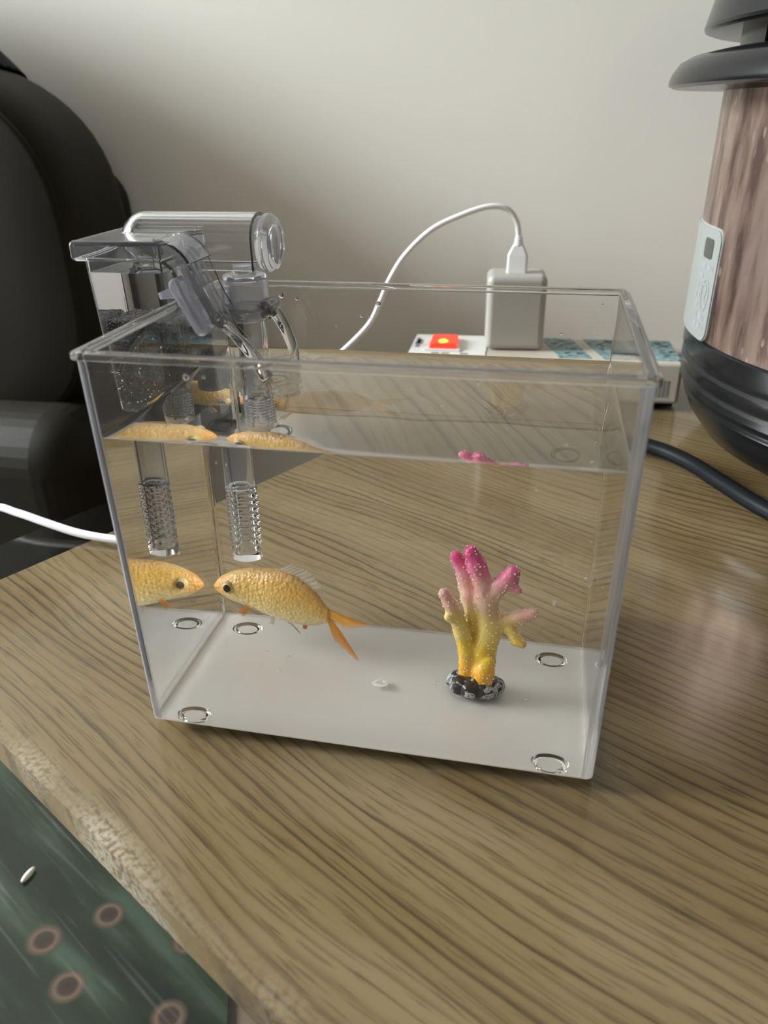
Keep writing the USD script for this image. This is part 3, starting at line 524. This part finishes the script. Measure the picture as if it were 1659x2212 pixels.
for y in (.0178, .0228, .0278):
    obj('spout_rib', xz_extrude(LineString(prof[16:, [0, 2]]).buffer(.0030), y, y + .0018), M_milky, flt, smooth=30)
hk = LineString([(-.0955, .1835), (-.0862, .1652)]).buffer(.0034, 10)
M_lav = milky('lavender_plastic', (0.86, 0.86, 0.97), 0.30)
obj('hook', fine(xz_extrude(hk, .0095, .0165), .004), M_lav, flt, smooth=30, label='rounded pale lavender tab bent over the rim')
cl_ = Polygon([(-.1045, .1800), (-.0960, .1835), (-.0945, .1790), (-.1040, .1778)]).buffer(.0004)
obj('hook', xz_extrude(cl_, .0105, .0155), M_lav, flt, smooth=30)
# motor housing standing on the intake tube, its long cover and end cap
dome = Polygon([(.0345, .1868)] + [(.0465 + .0120 * math.cos(a), .1978 + .0118 * math.sin(a)) for a in np.linspace(np.pi, 0, 17)] + [(.0585, .1868)])
def yz_extrude(poly, x0, x1):
    m = trimesh.creation.extrude_polygon(poly, x1 - x0, engine='earcut'); V = m.vertices.copy(); m.vertices = np.stack([x0 + V[:, 2], V[:, 0], V[:, 1]], 1); return m
def cover(g):
    b = man(yz_extrude(dome.buffer(g), -.1235 if g > 0 else -.1235, -.0680 if g > 0 else -.0692))
    return Manifold.batch_hull([b, Manifold.sphere(.0118 + g, 48).translate([-.1245, .0465, .1978])])
shell = cover(.0008) - cover(-.0009) - Manifold.cube([.0560, .0222, .004]).translate([-.1252, .0354, .1850])
obj('pump_cover', tm(shell), M_acr_f, flt, smooth=30, label='long round-topped cover over the pump')
capm = turn(lathe([(.0005, -.004), (.0090, -.0040), (.0118, -.0030), (.0130, -.0010), (.0130, .0010), (.0118, .0030), (.0095, .0042), (.0082, .0030), (.0078, .0012), (.0005, .0012)], n=72), 90, axis=(0, 1, 0))
capm.apply_translation([-.0640, .0465, .1968]); capm.vertices[:, 2] = .1968 + (capm.vertices[:, 2] - .1968) * 1.0
obj('end_cap', capm, M_milky, flt, smooth=30, label='thick round cap on the end of the cover')
hc = (-.0775, .0450, 0)
obj('pump_housing', tm(man(lathe([(.0110, .1640), (.0112, .1660), (.0112, .1810), (.0100, .1828), (.0060, .1832), (.0050, .1870)], hc)) - man(lathe([(.0094, .1600), (.0094, .1805), (.0040, .1812)], hc))), M_milky, flt, smooth=30)
obj('housing_ring', tm(man(lathe([(.0118, .1622), (.0131, .1630), (.0134, .1650), (.0129, .1672), (.0113, .1685)], hc)) - man(lathe([(.0098, .1600), (.0098, .1700)], hc))), M_milky, flt, smooth=30)
obj('outlet', xz_extrude(Polygon([(-.0705, .1700), (-.0640, .1712), (-.0628, .1690), (-.0640, .1665), (-.0690, .1650)]).buffer(.0005), .0400, .0500), M_milky, flt, smooth=30)
ax = -.0760
tube_up = man(lathe([(.0072, ZW + .0003), (.0074, .165)], (ax, .0445, 0), 64)) - man(lathe([(.0058, ZW - .001), (.0058, .17)], (ax, .0445, 0), 64))
obj('intake_tube', tm(tube_up), M_acr_f, flt, smooth=30)
tube_dn = man(lathe([(.0075, .0880), (.0073, ZW - .0003)], (ax, .0445, 0), 64)) - man(lathe([(.0058, .087), (.0058, ZW + .001)], (ax, .0445, 0), 64))
obj('intake_tube', tm(tube_dn), M_sub, flt, smooth=30)
pr = [(.0066, .0485), (.0078, .0492), (.0080, .0530), (.0076, .0545)]
for i in range(9):
    z = .0556 + i * .00365; pr += [(.0062, z), (.0062, z + .0012), (.0079, z + .0016), (.0081, z + .0023), (.0079, z + .0030)]
pr += [(.0070, .0890)]
st = man(lathe(pr, (ax + .0005, .0445, 0), 64)) - man(lathe([(.0048, .0520), (.0048, .0900)], (ax + .0005, .0445, 0), 48))
bars = [Manifold.cube([.0016, .0012, .034]).translate([.0064, -.0006, .0545]).rotate([0, 0, 60.0 * i + 20]).translate([ax + .0005, .0445, 0]) for i in range(6)]
obj('strainer', tm(Manifold.batch_boolean([st] + bars, manifold3d.OpType.Add)), M_sub, flt, smooth=30, label='ringed strainer at the foot of the intake tube')

# the two streams that fall back into the tank
def stream(path, w, sq, label):
    p = smooth_path(path, 10); t = np.linspace(0, 1, len(p))
    m = sweep(p, np.interp(t, np.linspace(0, 1, len(w)), w), 24, squash=np.interp(t, np.linspace(0, 1, len(sq)), sq), flat=(0, 1, 0))
    P = m.vertices; m.vertices = P + m.vertex_normals * (.00035 * meshkit.noise(P * 230)[:, None])
    obj('water_stream', m, M_wsurf, None, smooth=True, label=label, cat='water stream')
stream([(-.0830, .022, .1675), (-.0770, .0205, .1635), (-.0700, .0185, .1570), (-.0635, .017, .1490), (-.0590, .0165, .1418)], [.0070, .0066, .0056, .0046, .0042], [.35, .30, .32, .45, .6], 'clear water sheet falling from the spout nearer the front')
stream([(-.0690, .045, .1685), (-.0635, .045, .1655), (-.0595, .045, .1590), (-.0562, .045, .1500), (-.0545, .045, .1418)], [.0058, .0056, .0046, .0032, .0024], [.45, .4, .5, .7, .8], 'thin clear water jet falling beside the pump housing')

# ---------------------------------------------------------------- drops on the dry panes, air bubbles in the water
yb, yf_ = hy(.16) - T, -(hy(.16) - T)
for x, z, r, side_, lb in ((-.0664, .1690, .0013, 1, 'round water drop on the back pane beside the falling water jet'), (-.0585, .1676, .0008, 1, 'small water drop just right of the round drop beside the jet'),
        (-.0165, .1663, .0013, 1, 'round water drop on the back pane in front of the white cable'), (-.0253, .1601, .0008, 1, 'left one of two small drops below the cable drop, back pane'), (-.0213, .1596, .0006, 1, 'right one of two small drops below the cable drop, back pane'),
        (-.0384, .1548, .0005, 1, 'tiny lone drop low on the back pane left of the cable'), (.0726, .1546, .0006, 1, 'tiny dark drop on the back pane right of the charger'), (.0902, .1689, .0005, 1, 'tiny dark drop near the top right corner of the back pane'),
        (-.0585, .1678, .0012, -1, 'ring-like water drop high on the front pane near the sponge'), (-.0517, .1682, .0006, -1, 'small drop just right of the ring-like drop on the front pane'), (.0327, .1625, .0006, -1, 'small drop in the middle of the dry front pane'),
        (.0443, .1710, .0007, -1, 'small drop under the front rim near the middle'), (.0744, .1511, .0006, -1, 'small drop on the front pane just above the waterline right of the coral'), (.0830, .1460, .0008, -1, 'small drop at the waterline in the right end of the front pane'), (-.0628, .1465, .0006, -1, 'small drop at the waterline in the left end of the front pane')):
    m = trimesh.creation.icosphere(3, r); m.vertices[:, 1] *= .55; m.apply_translation([x, (yb - r * .25) if side_ > 0 else (yf_ + r * .25), z])
    obj('water_drop', m, M_wsurf, None, smooth=True, cat='water drop', label=lb, group='drops on the back pane' if side_ > 0 else 'drops on the front pane')
yi = -(hy(.08) - T)
for x, y, z, r, lb in ((.0762, yi + .0008, .0875, .0009, 'bright air bubble on the front pane right of the coral'), (.0700, -.004, ZF + .0012, .0009, 'air bubble on the tank floor right of the coral rock'), (.0659, yi + .0006, .1340, .0006, 'tiny air bubble on the front pane above the coral, under the waterline'),
        (-.0617, .0173, ZF + .0009, .0008, 'air bubble on the tank floor below the belly of the goldfish'), (-.0505, -.0028, ZF + .001, .0010, 'largest air bubble on the tank floor left of the white ring'), (.0271, .0046, ZF + .0007, .0006, 'tiny air bubble left of the coral rock, the farther of two'),
        (.0268, .0020, ZF + .0007, .0006, 'tiny air bubble left of the coral rock, the nearer of two'), (-.0480, .0175, ZF + .0007, .0006, 'farther of two tiny bubbles on the floor below the goldfish tail'), (-.0495, .0150, ZF + .0007, .0006, 'nearer of two tiny bubbles on the floor below the goldfish tail'),
        (-.0513, yi + .0005, .1350, .0005, 'left one of two tiny bubbles between the intake tube and its mirror image'), (-.0475, yi + .0005, .1347, .0005, 'right one of two tiny bubbles between the intake tube and its mirror image'),
        (.0938, .020, .060, .0005, 'tiny air bubble on the right wall, nearest the front'), (.0938, .045, .072, .0005, 'tiny air bubble on the right wall, highest of three'), (.0938, .052, .050, .0006, 'tiny air bubble on the right wall, nearest the back corner'),
        (.0004, -.0023, ZF + .0010, .0009, 'clear air bubble in the middle of the white ring on the floor')):
    m = trimesh.creation.icosphere(3, r); m.apply_translation([x, y, z])
    obj('air_bubble', m, M_bub, None, smooth=True, cat='air bubble', label=lb, group='air bubbles on the tank floor' if z < .01 else 'air bubbles on the tank walls')

# ---------------------------------------------------------------- power strip, charger, cables
YAWS = 2.0
def strip_turn(m): return turn(m, YAWS, (-.06, .402, 0))
ps = thing('power_strip', 'white power strip with a lit red switch and teal stickers, behind the tank', 'power strip', (.06, .44, 0))
sx0, sx1, sy0, sy1, szt = -.064, .194, .402, .480, .043
obj('body', strip_turn(tm(rbox((sx0, sy0, .003), (sx1, sy1, szt), .004))), M_cream, ps, smooth=30)
obj('base_edge', strip_turn(slab((sx0 + .004, sy0 + .004, .0002), (sx1 - .004, sy1 - .004, .0035))), M_rubber, ps, smooth=False)
obj('top_plate', strip_turn(extrude(sbox(sx0 + .002, sy0 + .003, .012, sy1 - .003), .0012, szt - .0004)), M_white, ps, smooth=20)
sw = strip_turn(tm(rbox((-.043, .419, szt), (-.017, .455, szt + .0075), .002)))
so_ = obj('switch', sw, M_red, ps, smooth=30, label='lit red rocker switch')
lm = trimesh.creation.icosphere(3, 1); lm.vertices *= [.0048, .0065, .0016]; lm.apply_translation([-.030, .428, szt + .0075]); obj('lamp', strip_turn(lm), M_lamp, so_, smooth=True)
obj('switch_bezel', strip_turn(extrude(sbox(-.047, .414, -.013, .460).difference(sbox(-.0435, .4185, -.0165, .4555)), .0022, szt + .0004)), M_white, ps, smooth=20)
for i in range(3):
    m = strip_turn(extrude(sbox(-.060 + i * .0018, .440 - .012 * (i % 2), -.0592 + i * .0018 + .003, .462 - .004 * i), .0003, szt + .0009)); obj('printed_mark', m, M_greyink, ps, smooth=False)
for x in (-.040, -.030, -.012):
    obj('printed_mark', strip_turn(extrude(sbox(x, .407, x + .0075, .411), .0003, szt + .0009)), M_greyink, ps, smooth=False)
for x0, x1 in ((.066, .100), (.107, .148), (.155, .196)):
    a, b = sy0 + .006, sy1 - .003; sh = .016 if x0 < .15 else .0
    obj('teal_sticker', strip_turn(extrude(Polygon([(x0 + sh, a), (x1 + sh - .004, a), (x1 - .004, b), (x0, b)]), .0005, szt - .0001)), M_teal, ps, smooth=False, label='teal printed sticker over the sockets')
    xm = (x0 + x1) / 2
    for k, (dx, yy) in enumerate(((-.008, .456), (.006, .456), (0, .466), (.004, .424), (.016, .424), (.010, .436))):
        obj('socket_slot', strip_turn(extrude(affinity.rotate(sbox(xm + dx, yy, xm + dx + .006, yy + .003), 15 if k % 2 else -15), .0002, szt + .0004)), pbr('dark_teal_slot', (0.01, 0.035, 0.045), .5), ps, smooth=False)
for k in range(7): obj('printed_mark', strip_turn(slab((.160 + k * .0035, sy0 - .0003, 0.010), (.162 + k * .0035, sy0 + .001, .026))), M_greyink, ps, smooth=False)

ch = thing('charger', 'white cube phone charger plugged into the power strip', 'charger', (.038, .45, .043))
chm = turn(tm(rbox((.0098, .427, .0438), (.0658, .472, .1140), .0065, 8)), 5, (.0098, .427, 0))
obj('body', chm, pbr('charger_white', (0.38, 0.365, 0.33), .35), ch, smooth=40)
obj('plug_base', turn(slab((.016, .433, .0428), (.060, .466, .0445)), 5, (.0098, .427, 0)), M_greyink, ch, smooth=False)
cab = thing('usb_cable', 'white USB cable arching up from the charger and down behind the tank', 'cable', (.036, .448, .113))
pc = np.array([.0355, .448, 0])
boot = lambda z0, z1, w0, w1, d0, d1: loft([np.c_[rrect(w, dd, min(w, dd) * .45, 5) + pc[:2], np.full(24, z)] for z, w, dd in ((z0, w0, d0), (z1, w1, d1))], cap0=True, cap1=True)
obj('plug', join(boot(.1135, .1300, .0098, .0094, .0055, .0052), boot(.1300, .1385, .0094, .0052, .0052, .0042)), M_cable, cab, smooth=30)
obj('strain_relief', lathe([(.0046, .1380), (.0046, .1400), (.0040, .1402), (.0043, .1420), (.0037, .1424), (.0040, .1442), (.0033, .1446), (.0034, .1465), (.0026, .147)], pc, 24), M_cable, cab, smooth=30)
cpth = smooth_path([(.0355, .448, .140), (.0350, .448, .1480), (.0322, .447, .1600), (.0230, .445, .1705), (.0060, .442, .1725), (-.0180, .438, .1655), (-.0450, .434, .1530), (-.0690, .430, .1310), (-.0840, .427, .1080), (-.0930, .426, .0880), (-.1060, .425, .0640), (-.1380, .424, .0330), (-.165, .418, .012), (-.190, .40, .0035), (-.215, .36, .0025), (-.21, .28, .0025)], 10)
obj('cord', sweep(cpth, .0026, 14), M_cable, cab, smooth=True)
c2 = smooth_path([(-.122, .045, .1218), (-.124, .052, .10), (-.130, .070, .05), (-.150, .080, .012), (-.175, .0825, .0036), (-.205, .0835, .0032), (-.230, .0855, .0042), (-.256, .0895, .0075), (-.281, .0955, .0095), (-.305, .1025, .0075), (-.335, .115, -.02), (-.36, .13, -.12), (-.37, .14, -.3), (-.38, .14, -.435)], 10)
obj('filter_cord', sweep(c2, .0028, 14), M_cable, None, smooth=True, label='white cord lying over the left corner of the table', cat='cable')
for k in range(3):
    i = 66 + k * 6
    p = c2[i]; t = c2[i + 3] - p; t /= np.linalg.norm(t)
for x in (.0,):
    kc = smooth_path([(.36, .10, .0062), (.28, .125, .0062), (.227, .188, .0062), (.2015, .2330, .0062), (.187, .2620, .0062), (.172, .2830, .0062), (.157, .2960, .0062), (.135, .3080, .0062), (.112, .322, .008), (.098, .345, .014), (.094, .375, .020), (.094, .4005, .022)], 10)
    obj('kettle_cord', sweep(kc, .0060, 18), M_rubber, None, smooth=True, label='thick black power cord curving across the table on the right', cat='cord')

gr = trimesh.creation.icosphere(3, 1.0); gr.vertices *= [.0011, .0034, .0010]; gr = turn(gr, -8); gr.apply_translation([-.1074, -.1499, .0010])
obj('rice_grain', gr, pbr('cream_grain', (0.78, 0.74, 0.60), 0.5), None, smooth=True, label='single cream rice grain on the glass over the green cloth', cat='rice grain')

# ---------------------------------------------------------------- electric kettle
KX, KY, KR = .379, .337, .2
K = (KX, KY, 0)
kt = thing('electric_kettle', 'big copper and black electric hot water kettle at the right edge', 'kettle', (KX, KY, 0))
prof = [(.150, .0012), (.160, .0030), (.176, .0120), (.1885, .0280), (.1950, .0420), (.1940, .0445), (.1945, .0470), (.1982, .0510), (.1985, .0560), (.1968, .0585), (.1970, .0610), (.1998, .0650), (.2000, .0700), (.1982, .0725), (.1984, .0750), (.2006, .0790), (.2008, .0920), (.1990, .0935)]
obj('base', lathe(prof, K, 160), M_black, kt, smooth=35, label='black ridged base')
obj('body', lathe([(.1988, .0930), (.2000, .0940), (.2010, .18), (.2012, .2620)], K, 160), M_copper, kt, smooth=35, label='stained copper body')
hood = [(.200, .2595), (.206, .2625), (.232, .2622), (.2368, .2618), (.2400, .2636), (.2404, .2660), (.2385, .2715), (.2340, .2775), (.2270, .2812), (.2150, .2835), (.150, .2905), (.02, .294)]
obj('lid', lathe(hood, K, 160), M_black, kt, smooth=35, label='black overhanging lid')
up = [(.130, .2990), (.190, .2972), (.2165, .2960), (.2205, .2972), (.2212, .2990), (.2185, .3100), (.2120, .3400), (.205, .3600), (.1, .368)]
obj('handle_cap', lathe(up, K, 160), M_black, kt, smooth=35, label='black upper cap with a paler underside')
def cyl(poly, R, th_, edge=.004, a0=193.5):
    m = extrude(poly, th_); m = fine(m, edge); V = m.vertices; a = np.radians(a0 - np.degrees(V[:, 0] / KR)); r = R + V[:, 2]
    return trimesh.Trimesh(np.c_[KX + r * np.cos(a), KY + r * np.sin(a), V[:, 1]], m.faces[:, ::-1], process=False)
def cbox(x0, z0, x1, z1, r=0): 
    b = sbox(x0, z0, x1, z1); return b.buffer(-r).buffer(r, 8) if r else b
nk = Polygon([(0.055, .280), (.063, .2815), (.066, .299), (.052, .299)])
ndeg = lambda s: s
pil = cyl(cbox(.001, .280, .052, .2985, .003), .168, .030, .006, 193.5); obj('neck', pil, M_black, kt, smooth=30)
PR = KR + .0012
obj('panel_trim', cyl(cbox(-.0012, .0935, .13, .1735, .009), KR, .0018), M_chrome, kt, smooth=30)
pn = obj('panel', cyl(cbox(0, .0940, .13, .1722, .008), PR, .0016), M_panel, kt, smooth=30, label='grey instruction panel')
PP = PR + .0016
obj('display', cyl(cbox(.0105, .1515, .0290, .1655, .003), PP, .0003), pbr('dark_display', (.05, .055, .05), .3), kt, smooth=30)
def row(z, xs, h): 
    for x0, x1 in xs: obj('print_row', cyl(sbox(x0, z, x1, z + h), PP, .0002, .003), M_greyink, pn, smooth=False)
row(.1440, ((.0050, .0072), (.0085, .0180), (.0190, .0300)), .0040)
row(.1372, ((.0215, .0285),), .0040); row(.1290, ((.0210, .0250), (.0275, .0310)), .0035); row(.1225, ((.0220, .0260), (.0285, .0330)), .0035); row(.1160, ((.024, .030),), .003)
row(.1085, ((.0070, .0088), (.0110, .0190), (.0215, .0235)), .0045); row(.1020, ((.0055, .0090), (.0098, .0115), (.0125, .0190), (.0200, .0270)), .0042)
ov = affinity.scale(Point(.0120, .1265).buffer(1, 24), .0068, .0118)
obj('emblem', cyl(ov.difference(affinity.scale(ov, .88, .93)), PP, .0003, .003), M_greyink, pn, smooth=False)
sc = LineString([tuple(p) for p in smooth_path([(.0070, .1190, 0), (.0100, .1205, 0), (.0125, .1250, 0), (.0105, .1300, 0), (.0130, .1345, 0), (.0160, .1330, 0)], 6)[:, :2]]).buffer(.0009)
obj('emblem', cyl(sc, PP, .0003, .003), M_greyink, pn, smooth=False)

# ---------------------------------------------------------------- sofa with a black garment
sofa = thing('sofa', 'dark brown leather sofa against the wall on the left', 'sofa', (-.95, .45, FZ))
def soft(lo, hi, r, amp=.006, f=7.0, edge=.03):
    m = fine(rbox(lo, hi, r, 8), edge); P = m.vertices; m.vertices = P + m.vertex_normals * (amp * meshkit.noise(P * f)[:, None]); return m
def cushion(cx_, cz, hx_, hz, y0, y1, p=3.2):
    """a plump back cushion: superellipse outline, bulging front"""
    n_, t_ = 72, np.arange(72) * 2 * np.pi / 72; rings = []
    c, s = np.sign(np.cos(t_)) * np.abs(np.cos(t_)) ** (2 / p), np.sign(np.sin(t_)) * np.abs(np.sin(t_)) ** (2 / p)
    for u in np.linspace(-1, 1, 25):
        k = max(0.02, (1 - abs(u) ** 3.0)) ** .5 if abs(u) < 1 else 0.02; k = .90 + .10 * k if abs(u) < .97 else (.87 if abs(u) < 1 else .80)
        y = (y0 + y1) / 2 + (y1 - y0) / 2 * u; rings.append(np.c_[cx_ + hx_ * k * c, np.full(n_, y), cz + hz * k * s])
    m = loft(rings[::-1], cap0=True, cap1=True); return m
obj('back_cushion', cushion(-.78, .115, .385, .21, .40, .54), M_leather, sofa, smooth=60)
obj('back_frame', soft((-1.75, .50, FZ + .05), (-.425, .605, .205), .045), M_leather, sofa, smooth=60)
obj('seat', soft((-1.75, .33, FZ + .12), (-.40, .60, -.032), .055), M_leather, sofa, smooth=60)
obj('plinth', slab((-1.74, .36, FZ), (-.43, .60, FZ + .13)), M_leather, sofa, smooth=False)
t_ = np.linspace(-1.1, 1.6, 50); pw = 2 / 3.2; ks = .90 + .10 * math.sqrt(1 - .86 ** 3)
sm = np.c_[-.78 + .385 * ks * np.sign(np.cos(t_)) * np.abs(np.cos(t_)) ** pw, np.full(50, .47 - .07 * .86), .115 + .21 * ks * np.sign(np.sin(t_)) * np.abs(np.sin(t_)) ** pw]
obj('seam', sweep(sm, .0013, 10), M_leather, sofa, smooth=True)
gm = trimesh.creation.icosphere(5, 1.0); P = gm.vertices; P = P * [.30, .075, .085]; P = P + gm.vertex_normals * (.010 * meshkit.noise(P * 14)[:, None]); P[:, 2] -= .55 * np.clip(P[:, 0] + .04, 0, 1) ** 1.15
gm.vertices = P + [-.745, .50, .382]
gm = tm(man(gm) - man(cushion(-.78, .115, .388, .213, .397, .543)) - man(slab((-1.8, .49, -.5), (-.42, .61, .206))))
obj('black_garment', gm, M_blackcloth, None, smooth=True, label='black garment thrown over the top of the sofa back', cat='garment')
